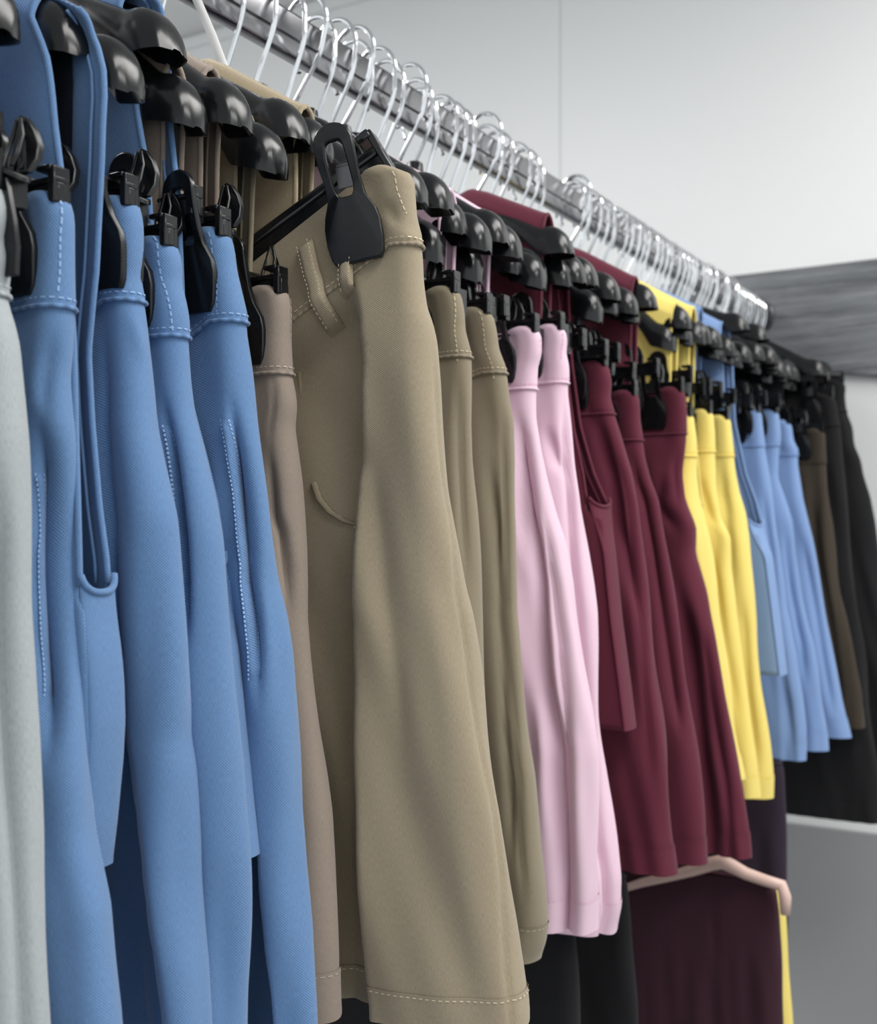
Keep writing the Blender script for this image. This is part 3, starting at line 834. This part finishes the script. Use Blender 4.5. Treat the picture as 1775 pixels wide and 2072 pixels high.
g_k9 = garment('trousers', 'long black trousers hanging highest near the far wall', 'trousers', 2.07, 'black',
    [(1690, 772), (1712, 778), (1709, 800), (1712, 830), (1726, 864), (1730, 900), (1742, 930), (1746, 960), (1760, 1005), (1770, 1057), (1790, 1200), (1815, 1400), (1840, 1560), (1852, 1662)], **far, seed=51,
    rprof=[(0, .008), (.05, .013), (.12, .02), (.6, .026)])
g_kA = garment('trousers', 'long black trousers behind the brown pair and the light blue hems', 'trousers', 2.015, 'black',
    [(1660, 800), (1690, 806), (1702, 880), (1712, 1000), (1726, 1150), (1748, 1300), (1765, 1450), (1778, 1560), (1784, 1664)], **far, seed=53,
    rprof=[(0, .008), (.05, .012), (.12, .016), (.6, .02)])


# ------------------------------------------------------------------ vests hanging on the shoulders
def vest(label, Y, color, front=None, back=None, side=None, g=.013, uref=.150, zU=None, zhem=None, tilt=0., seed=0, lower=True, group=None, dip=.05, inset=0., dome=None, inner_shade=True):
    """sleeveless vest draped over the hanger: front and back sheets, open armholes, side panels"""
    rng = np.random.RandomState(seed)
    if dome:
        tilt = float(np.clip((at(dome[0], dome[1], Y)[1] - (RZ - .168)) / .15, -.25, .25))
    root = empty('vest', (RX, Y, RZ - .08)); tag(root, label, 'vest', group)
    zU = zU if zU is not None else RZ - .40; zhem = zhem if zhem is not None else RZ - .60
    def tr(pts, yy):
        a = [at(x, y, yy) for x, y in pts]; z = np.array([k[1] for k in a]); u = np.array([k[0] for k in a]) - RX
        i = np.argsort(z); return lambda zz: np.interp(zz, z[i], u[i])
    cons = lambda zz: np.interp(zz, [zhem, zU, (zU + RZ - .15) / 2, RZ - .17, RZ - .14], [uref + .012, uref + .004, uref - .010 - inset, uref - .007 - inset, uref - .005 - inset])
    uf = tr(front, Y - g) if front else cons
    ub = tr(back, Y + g) if back else cons
    us = tr(side, Y + g * .7) if side else cons
    def ue(zz, s):
        a = uf(zz) if s < 0 else ub(zz)
        return np.where(zz < zU, us(zz) - (0. if s > 0 else .0), a)
    def Zs(u):
        a = np.abs(u); z = np.interp(a, [0, .03, .07, .13, .2], [-.074, -.080, -.101, -.140, -.178]) + .002 + RZ
        z = z + np.where(a < .05, -dip * (1 - (a / .05) ** 2), 0) + np.clip(u, -.2, .2) * math.tan(tilt)
        return z
    nv, nc = 74, 61
    v = np.r_[np.linspace(0, .06, 12) ** 1.0, np.linspace(.075, 1, nv - 12)]
    c = np.linspace(0, 1, nc); cc = c + .08 * np.sin(2 * math.pi * c) * -1
    sheets = {}
    zt0 = Zs(np.array(uref - .02))
    b = MB()
    ph = rng.uniform(0, 6, 4)
    for s in (-1, 1):
        P = np.zeros((nv, nc, 3)); UV = np.zeros((nv, nc, 2))
        for i, vv in enumerate(v):
            ztop = Zs(np.array(.135)); ze = ztop + (zhem - ztop) * vv
            U = float(ue(ze, s)); u = U + (-U - U) * cc
            zt = Zs(u); z = zt + (zhem - zt) * vv
            fall = np.sqrt(np.clip((zt - z) / (g * 1.3), 0, 1))
            y = s * g * fall * (1 + .12 * np.sin(u * 60 + ph[0]) * vv)
            y = y + .0015 * np.sin(u * 110 + ph[1] + 5 * z) * min(1, vv * 3)
            curl = np.exp(-(U - u) / .006) * .0025 * s * min(1, vv * 8)
            P[i] = np.stack([RX + u, Y + y - curl, z], -1); UV[i] = np.stack([u, z], -1)
        b.grid(P, False, UV); sheets[s] = P
    o = b.build('body_panel', M[color], root); 
    parts = [o]
    if lower:
        for mir in (1, -1):
            b = MB(); nr, na = 40, 15; P = np.zeros((nr, na, 3)); UV = np.zeros((nr, na, 2))
            for j, t in enumerate(np.linspace(-1, 1, na)):
                zt = zU + .013 * abs(t) ** 2.5 
                zz = zt + (zhem - zt) * np.linspace(0, 1, nr)
                a = t * math.pi / 2
                Ub = us(zz); Uf = us(zz)
                k = sstep(zU - zz, -.02, .05)
                Uf = uf(zz) * (1 - k) + us(zz) * k; Ub = ub(zz) * (1 - k) + us(zz) * k
                U = Uf * (1 - (t + 1) / 2) + Ub * (t + 1) / 2
                u = U + .0035 * math.cos(a)
                P[:, j] = np.stack([RX + mir * u, Y + g * math.sin(a) + 0 * zz, zz], -1); UV[:, j] = np.stack([0 * zz + g * a, zz], -1)
            b.grid(P, False, UV); parts.append(b.build('side_panel', M[color], root))
            b = MB(); b.tube(P[0][1:-1] + np.array([0, 0, .0005]), .0019, 8); parts.append(b.build('armhole_binding', M[color], root))
    # bindings along the armhole edges (outer side and mirrored)
    for s in (-1, 1):
        for col in (0, -1):
            pts = sheets[s][:, col]; pts = pts[pts[:, 2] > zU]
            for k, dxx in enumerate((0., -.007)):
                q = pts + np.array([dxx * (1 if col == 0 else -1), 0, 0])
                if k == 1:
                    q = q + np.array([0, -.0014 if s > 0 else .0, 0])
                b = MB(); b.tube(q, .0019 if k == 0 else .0009, 6); parts.append(b.build('armhole_binding' if k == 0 else 'facing_seam', M[color], root))
    for p in parts:
        p.data.transform(Matrix.Translation(-root.location))
    if inner_shade:  # added dark sheets paint the deep shade seen through the armholes
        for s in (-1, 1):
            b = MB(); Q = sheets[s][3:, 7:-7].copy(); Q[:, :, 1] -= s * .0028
            b.grid(Q, False, np.stack([Q[..., 0], Q[..., 2]], -1)); l = b.build('inner_shade', M['inner_shade'], root)
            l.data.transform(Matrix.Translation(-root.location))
    so = o.modifiers.new('thickness', 'SOLIDIFY'); so.thickness = .0016; so.offset = 0
    # uv for tubes is not needed: they take a flat twill
    return root


vest('mid blue vest with its big open armhole loop around a hanger end, nearest the camera', .418, 'blue', dome=(145, 66),
     front=[(60, 20), (88, 70), (95, 110), (103, 200), (130, 380), (145, 640), (152, 900), (155, 1000), (158, 1120), (160, 1200)],
     back=[(195, 15), (213, 70), (217, 120), (215, 250), (206, 500), (190, 680), (197, 816), (213, 997), (227, 1105), (229, 1190)],
     side=[(229, 1180), (231, 1213), (238, 1303), (242, 1458), (238, 1537), (227, 1655), (217, 1740)],
     zU=at(195, 1200, .418)[1], zhem=at(215, 1738, .432)[1], g=.012, seed=1, dip=.03)
vest('mid blue vest with a narrow strap over the third shoulder end, behind the blue trousers', .503, 'blue', dome=(328, 74),
     front=[(240, 60), (258, 130), (270, 230), (290, 330), (305, 500), (330, 760), (360, 1000), (380, 1150)],
     back=[(335, 60), (346, 140), (352, 250), (370, 400), (379, 600), (384, 760), (420, 906), (440, 1000), (458, 1150)],
     side=[(458, 1150), (468, 1250), (488, 1450), (503, 1600), (517, 1730)],
     zU=at(420, 1150, .503)[1], zhem=at(508, 1736, .503)[1], g=.011, seed=2, dip=.03)
vest('mid blue vest at the extreme near end, only a sliver beside the grey trousers', .372, 'blue', uref=.150, zU=RZ - .42, zhem=RZ - .62, seed=3, dip=.02)
vest('taupe vest on the fourth shoulder end, with folded strap', .517, 'taupe', uref=.142, seed=4, g=.010, lower=False, dip=.03, dome=(380, 214))
vest('taupe vest behind the two shoulder ends above the blue trousers', .551, 'taupe', uref=.140, seed=5, g=.010, lower=False, dip=.03, dome=(472, 215))
vest('dark khaki vest whose straps cross below the taupe one', .588, 'olive', uref=.138, seed=6, g=.011, lower=False, dip=.03, dome=(556, 312))
vest('beige vest panel showing behind the big clip of the khaki shorts', .640, 'beige', uref=.146, seed=7, g=.011, lower=False, dip=.03, tilt=.04)
vest('pale pink vest on the shoulder ends right of the khaki shorts', .835, 'pink', uref=.148, seed=8, g=.014, lower=False, dip=.02, dome=(908, 440))
vest('pale pink vest beside the maroon strap', .908, 'pink', uref=.142, seed=9, g=.013, lower=False, dip=.02, dome=(1000, 485))
vest('maroon vest on the hangers just past the pink ones', 1.040, 'maroon', uref=.142, seed=10, g=.013, lower=False, dip=.02, dome=(1130, 480))
vest('maroon vest with a long open armhole and side panel, left of the maroon shorts', 1.105, 'maroon',
     front=[(1118, 520), (1126, 600), (1142, 740), (1160, 870), (1178, 950), (1188, 1025)], back=[(1145, 520), (1150, 600), (1158, 740), (1176, 860), (1205, 950), (1237, 1018)],
     side=[(1237, 1018), (1240, 1100), (1255, 1250), (1272, 1380), (1283, 1470)], zU=at(1214, 1026, 1.105)[1], zhem=at(1260, 1474, 1.105)[1], seed=11, g=.016, dip=.02, tilt=.06)
vest('maroon vest high on the hangers before the yellow vest', 1.285, 'maroon', uref=.140, seed=12, g=.012, lower=False, dip=.02, tilt=.06)
vest('yellow vest hanging next to the maroon ones', 1.400, 'yellow', uref=.150, seed=13, g=.014, lower=False, dip=.02, tilt=.02)
vest('yellow vest just before the light blue strap', 1.480, 'yellow', uref=.146, seed=14, g=.014, lower=False, dip=.02, tilt=.06)
vest('light blue vest with a long armhole, beside the yellow shorts', 1.640, 'sky',
     front=[(1452, 640), (1460, 720), (1466, 850), (1484, 950), (1500, 1010), (1512, 1062)], back=[(1474, 640), (1482, 720), (1488, 850), (1510, 950), (1530, 1000), (1545, 1056)],
     side=[(1546, 1056), (1560, 1120), (1570, 1200), (1580, 1280), (1590, 1362)], zU=at(1528, 1064, 1.64)[1], zhem=at(1572, 1364, 1.64)[1], seed=15, g=.020, dip=.01, tilt=.07)
vest('light blue vest farther back with only its top showing', 1.560, 'sky', uref=.130, seed=16, g=.012, lower=False, dip=.01, tilt=.11)
vest('black vest in the dark group near the far wall', 1.93, 'black', uref=.150, seed=17, lower=False, dip=.02)
vest('black vest last on the rail before the far wall', 2.10, 'black', uref=.165, seed=18, lower=False, dip=.02)


# ------------------------------------------------------------------ the hangers along the rail
def top_of(g): cl = g[0]; return cl.ztop, float(cl.C[0] - RX + cl.uo(.01))


def hang_for(g, Y, label, dome, dy=0., near=True, group=None, clip=None):
    zt, uo = top_of(g); cu = uo - .036; dy = float(g[0].C[1]) - Y - .0020
    if clip: cu = at(clip, 600, Y + dy - .007)[0] - RX
    h = hanger(Y, label, dome, group, bar_z=zt + .003, clip_u=cu, dy=dy, du_bar=uo - .160, near=near)
    return h


hanger(.371, 'black hanger with only its shoulder end at the top left corner', (-14, 8))
hang_for(g_grey, .352, 'black hanger of the light grey trousers', (-80, 30), clip=-60)
hang_for(g_b1, .425, 'black hanger end inside the blue armhole loop', (145, 66), dy=-.027, clip=30)
hang_for(g_b2, .454, 'black hanger end just right of the blue armhole loop, over the second blue trousers', (248, 140), clip=210)
hang_for(g_b3, .497, 'glossy black hanger end sticking out of the blue strap at the top', (328, 74), dy=-.015, clip=270)
hanger(.512, 'black hanger end left of two under the taupe cloth', (380, 214))
hang_for(g_b4, .545, 'black hanger end with scuffed rim under the taupe cloth, over the fourth blue trousers', (472, 215), dy=-.015, clip=396)
hang_for(g_tp, .585, 'black hanger end above the clip of the taupe trousers', (556, 312), dy=.007, clip=497)
hanger(.618, 'black hanger peeking above the beige panel, left one', (590, 248), bars=False)
hanger(.645, 'black hanger peeking above the beige panel, beside the big clip', (640, 280), bars=False)
spec = [(.745, (838, 376), None, 0, 'black hanger end tucked right behind the khaki waistband'),
        (.785, (890, 392), g_k2, .015, 'black hanger end over the pale pink cloth, right of the khaki waistband'),
        (.812, (908, 500), None, 0, 'black hanger end in the pink armhole, lowest left'),
        (.858, (972, 476), g_k3, .010, 'black hanger end in the pink armhole, upper middle'),
        (.885, (968, 545), None, 0, 'black hanger end below the pink vest, half hidden'),
        (.925, (1035, 492), g_p1, .030, 'black hanger end between the pink and maroon vests'),
        (.980, (1090, 556), g_p2, .045, 'black hanger end left of the maroon strap'),
        (1.037, (1138, 492), None, 0, 'black hanger end on top of the maroon vest'),
        (1.104, (1190, 552), g_m1, .046, 'black hanger end right of the maroon strap'),
        (1.140, (1218, 628), None, 0, 'black hanger end over the first maroon shorts'),
        (1.236, (1275, 612), g_m2, .009, 'black hanger end over the middle maroon shorts'),
        (1.297, (1312, 602), None, 0, 'black hanger end under the maroon vest at the back'),
        (1.392, (1356, 690), g_m3, -.032, 'black hanger end in front of the yellow cloth, lower one'),
        (1.440, (1335, 660), g_y0, .0, 'black hanger end at the left edge of the yellow cloth'),
        (1.530, (1424, 678), g_y1, -.015, 'black hanger end resting on the yellow vest'),
        (1.575, (1444, 706), g_y2, .015, 'black hanger end beside the light blue strap'),
        (1.655, (1470, 660), g_l1, .09, 'black hanger end on top of the light blue vest'),
        (1.760, (1513, 680), g_l2, .055, 'black hanger end just past the light blue vest'),
        (1.880, (1545, 735), g_l3, .005, 'black hanger end over the last light blue shorts'),
        (1.960, (1590, 770), g_br, .01, 'black hanger of the dark brown shorts'),
        (2.010, (1660, 745), g_kA, .005, 'black hanger of the black trousers behind the brown shorts'),
        (2.075, (1690, 760), g_k9, -.005, 'black hanger end nearest the far wall board over black trousers')]
taken = []
for Y, dome, g, dy, lab in spec:
    taken.append(Y)
    if g is None: hanger(Y, lab, dome, near=Y < 1.2)
    else: hang_for(g, Y, lab, dome, dy, near=Y < 1.2)
# the rest of the crowd: hooks counted along the rail, garments hidden behind
rnd = random.Random(4)
mids = [.718, .842, .901, .955, 1.010, 1.062, 1.083, 1.165, 1.190, 1.262]
fars = [1.400, 1.418, 1.458, 1.482, 1.506, 1.553, 1.602, 1.622, 1.640, 1.678, 1.700, 1.722, 1.742, 1.782, 1.802, 1.826, 1.846, 1.866, 1.905, 1.925, 1.943, 1.98, 2.03, 2.05, 2.10, 2.12, 2.145, 2.165, 2.19, 2.21, 2.235, 2.255, 2.28, 2.3]
for Y in mids:
    o = hanger(Y, 'black plastic hanger on a chrome hook, packed among the pink and maroon clothes', None, 'hangers packed along the middle of the rail', near=False)
    o.rotation_euler = (0, R(rnd.uniform(-1.5, 4.5)), R(rnd.uniform(-3, 3)))
for Y in fars:
    o = hanger(Y, 'black plastic hanger on a chrome hook, crowded at the far end of the rail', None, 'hangers crowded at the far end of the rail', near=False)
    o.rotation_euler = (0, R(rnd.uniform(-4, 4)), R(rnd.uniform(-3, 3)))

# trouser hanger carrying the pulled-out khaki shorts: bar tilted up towards the aisle
cl, kroot = g_kh
e = np.array([math.cos(KR), math.sin(KR)])
outer_u, outer_z = at_plane(783, 318, KC, KR)[:2]; in_u, in_z = at_plane(575, 470, KC, KR)[:2]
slope = math.atan2(outer_z - in_z, outer_u - in_u)
u0 = outer_u - .158 * math.cos(slope); z0 = outer_z - .158 * math.sin(slope)
kb = empty('trouser_hanger', (KC[0] + u0 * e[0], KC[1] + u0 * e[1], z0), (0, -slope, KR))
hchild('clip_bar', HM['bar'], kb, (0, 0, -.006), .0008).scale = (1, 1.3, 2.1)
tag(kb, 'black clip bar hanger tilted up towards the aisle, holding the khaki shorts', 'clothes hanger')
Mi = Matrix.LocRotScale(kb.location, kb.rotation_euler, None).inverted()
b = MB(); hp = [kb.location + Vector((0, 0, -.002)), Vector((kb.location.x, kb.location.y, RZ - .12))]
dxk = kb.location.x; hp = [tuple(Mi @ p) for p in (kb.location + Vector((0, 0, -.004)), kb.location + Vector((0, 0, .03)), Vector((RX + .012, .612, RZ - .10)), Vector((RX + .018, .612, RZ - .03)), Vector((RX + .0195, .612, RZ)), Vector((RX + .014, .612, RZ + .02)), Vector((RX, .612, RZ + .0285)), Vector((RX - .014, .612, RZ + .02)), Vector((RX - .019, .612, RZ)))]
b.tube(hp, .0021, 8); b.build('hook', M['chrome'], kb)
cu, cz = at_plane(712, 345, KC, KR)[:2]
for uu in ((cu - u0) / math.cos(slope), -.1):
    c = add_clip(kb, (uu, -.006, -.004)); c.scale = (1.14, 1.14, 1.06)
    c.rotation_euler = (0, slope * .7, 0)

# plastic tag loop on the rail
b = MB(); pts = [at(x, y, .665) for x, y in ((372, -60), (398, 0), (428, 70), (450, 130), (466, 185))]
P = np.array([[(x - wd, .665, z + .25 * wd) for wd in (-.0045, .0045)] for (x, z) in pts]); P2 = P + np.array([0, .0008, 0])
ring = np.concatenate([P[:, :1], P[:, 1:], P2[:, 1:], P2[:, :1]], 1); b.grid(ring, True)
o = b.build('plastic_tag_strip', M['tag']); tag(o, 'narrow white translucent plastic strip hanging from the near part of the rail', 'tag')

# ------------------------------------------------------------------ lower tier, in shadow
low = dict(step=.006, dz=.012)
def low_cloth(kind, label, cat, Y, color, left_px, edge, seed, **kw):
    xo = at(edge[0][0], edge[0][1], Y)[0]; xi = at(left_px, edge[0][1], Y)[0]
    return garment(kind, label, cat, Y, color, edge, Cx=(xo + xi) / 2, seed=seed, band=0.003, hem=False, pinch=0., rprof=[(0, .012), (.1, .016), (.6, .02)], **low, **kw)


low_cloth('dress', 'dark plum dress on the pale hanger of the lower rail', 'dress', 1.415, 'plum', 1225,
          [(1560, 1785), (1572, 1800), (1578, 1850), (1583, 1950), (1588, 2072), (1594, 2400)], 61,
          folds=[([(1440, 1800), (1446, 1950), (1450, 2072), (1450, 2390)], .004, -.007)])
low_cloth('dress', 'yellow garment showing as a thin edge behind the plum dress', 'dress', 1.46, 'yellow', 1300,
          [(1572, 1790), (1590, 1830), (1594, 1900), (1599, 1980), (1604, 2072), (1612, 2400)], 62)
low_cloth('dress', 'dark navy garment in the gap below the yellow hems', 'dress', 1.66, 'navy', 1330,
          [(1580, 1540), (1588, 1560), (1591, 1650), (1592, 1780), (1593, 1900)], 63)
low_cloth('dress', 'black garment low down below the pink hems', 'dress', 1.20, 'black', 930,
          [(1262, 1770), (1270, 1790), (1276, 1850), (1284, 1950), (1290, 2072), (1300, 2400)], 64)
low_cloth('dress', 'black garment low down below the khaki hems', 'dress', 1.02, 'black', 600,
          [(1150, 1850), (1162, 1870), (1170, 1950), (1178, 2072), (1190, 2400)], 65)
hY = 1.395
oz_ = [at(x, y, hY) for x, y in ((1215, 1818), (1262, 1798), (1300, 1786), (1350, 1775), (1400, 1762), (1440, 1748), (1462, 1744), (1480, 1752), (1510, 1768), (1550, 1782), (1582, 1792), (1589, 1815), (1590, 1850))]
ph = empty('dress_hanger', (oz_[6][0], hY, oz_[6][1])); tag(ph, 'pale pinkish hanger carrying the dark plum dress low down', 'clothes hanger')
b = MB(); b.tube([(x - oz_[6][0], 0, z - oz_[6][1]) for x, z in oz_], [.003, .0045, .0055, .006, .007, .0085, .009, .0085, .0075, .007, .0075, .0075, .006], 12); b.build('shoulder_frame', M['palewood'], ph)
b = MB(); hz = CAMZ - .36 - oz_[6][1]; hx = RX - oz_[6][0]
b.tube([(0, 0, -.002), (0, .02, .02), (hx * .5, .01, hz * .5 - .005), (hx + .016, 0, hz), (hx + .01, 0, hz + .014), (hx, 0, hz + .017), (hx - .012, 0, hz + .01)], .002, 8); b.build('hook', M['chrome'], ph)
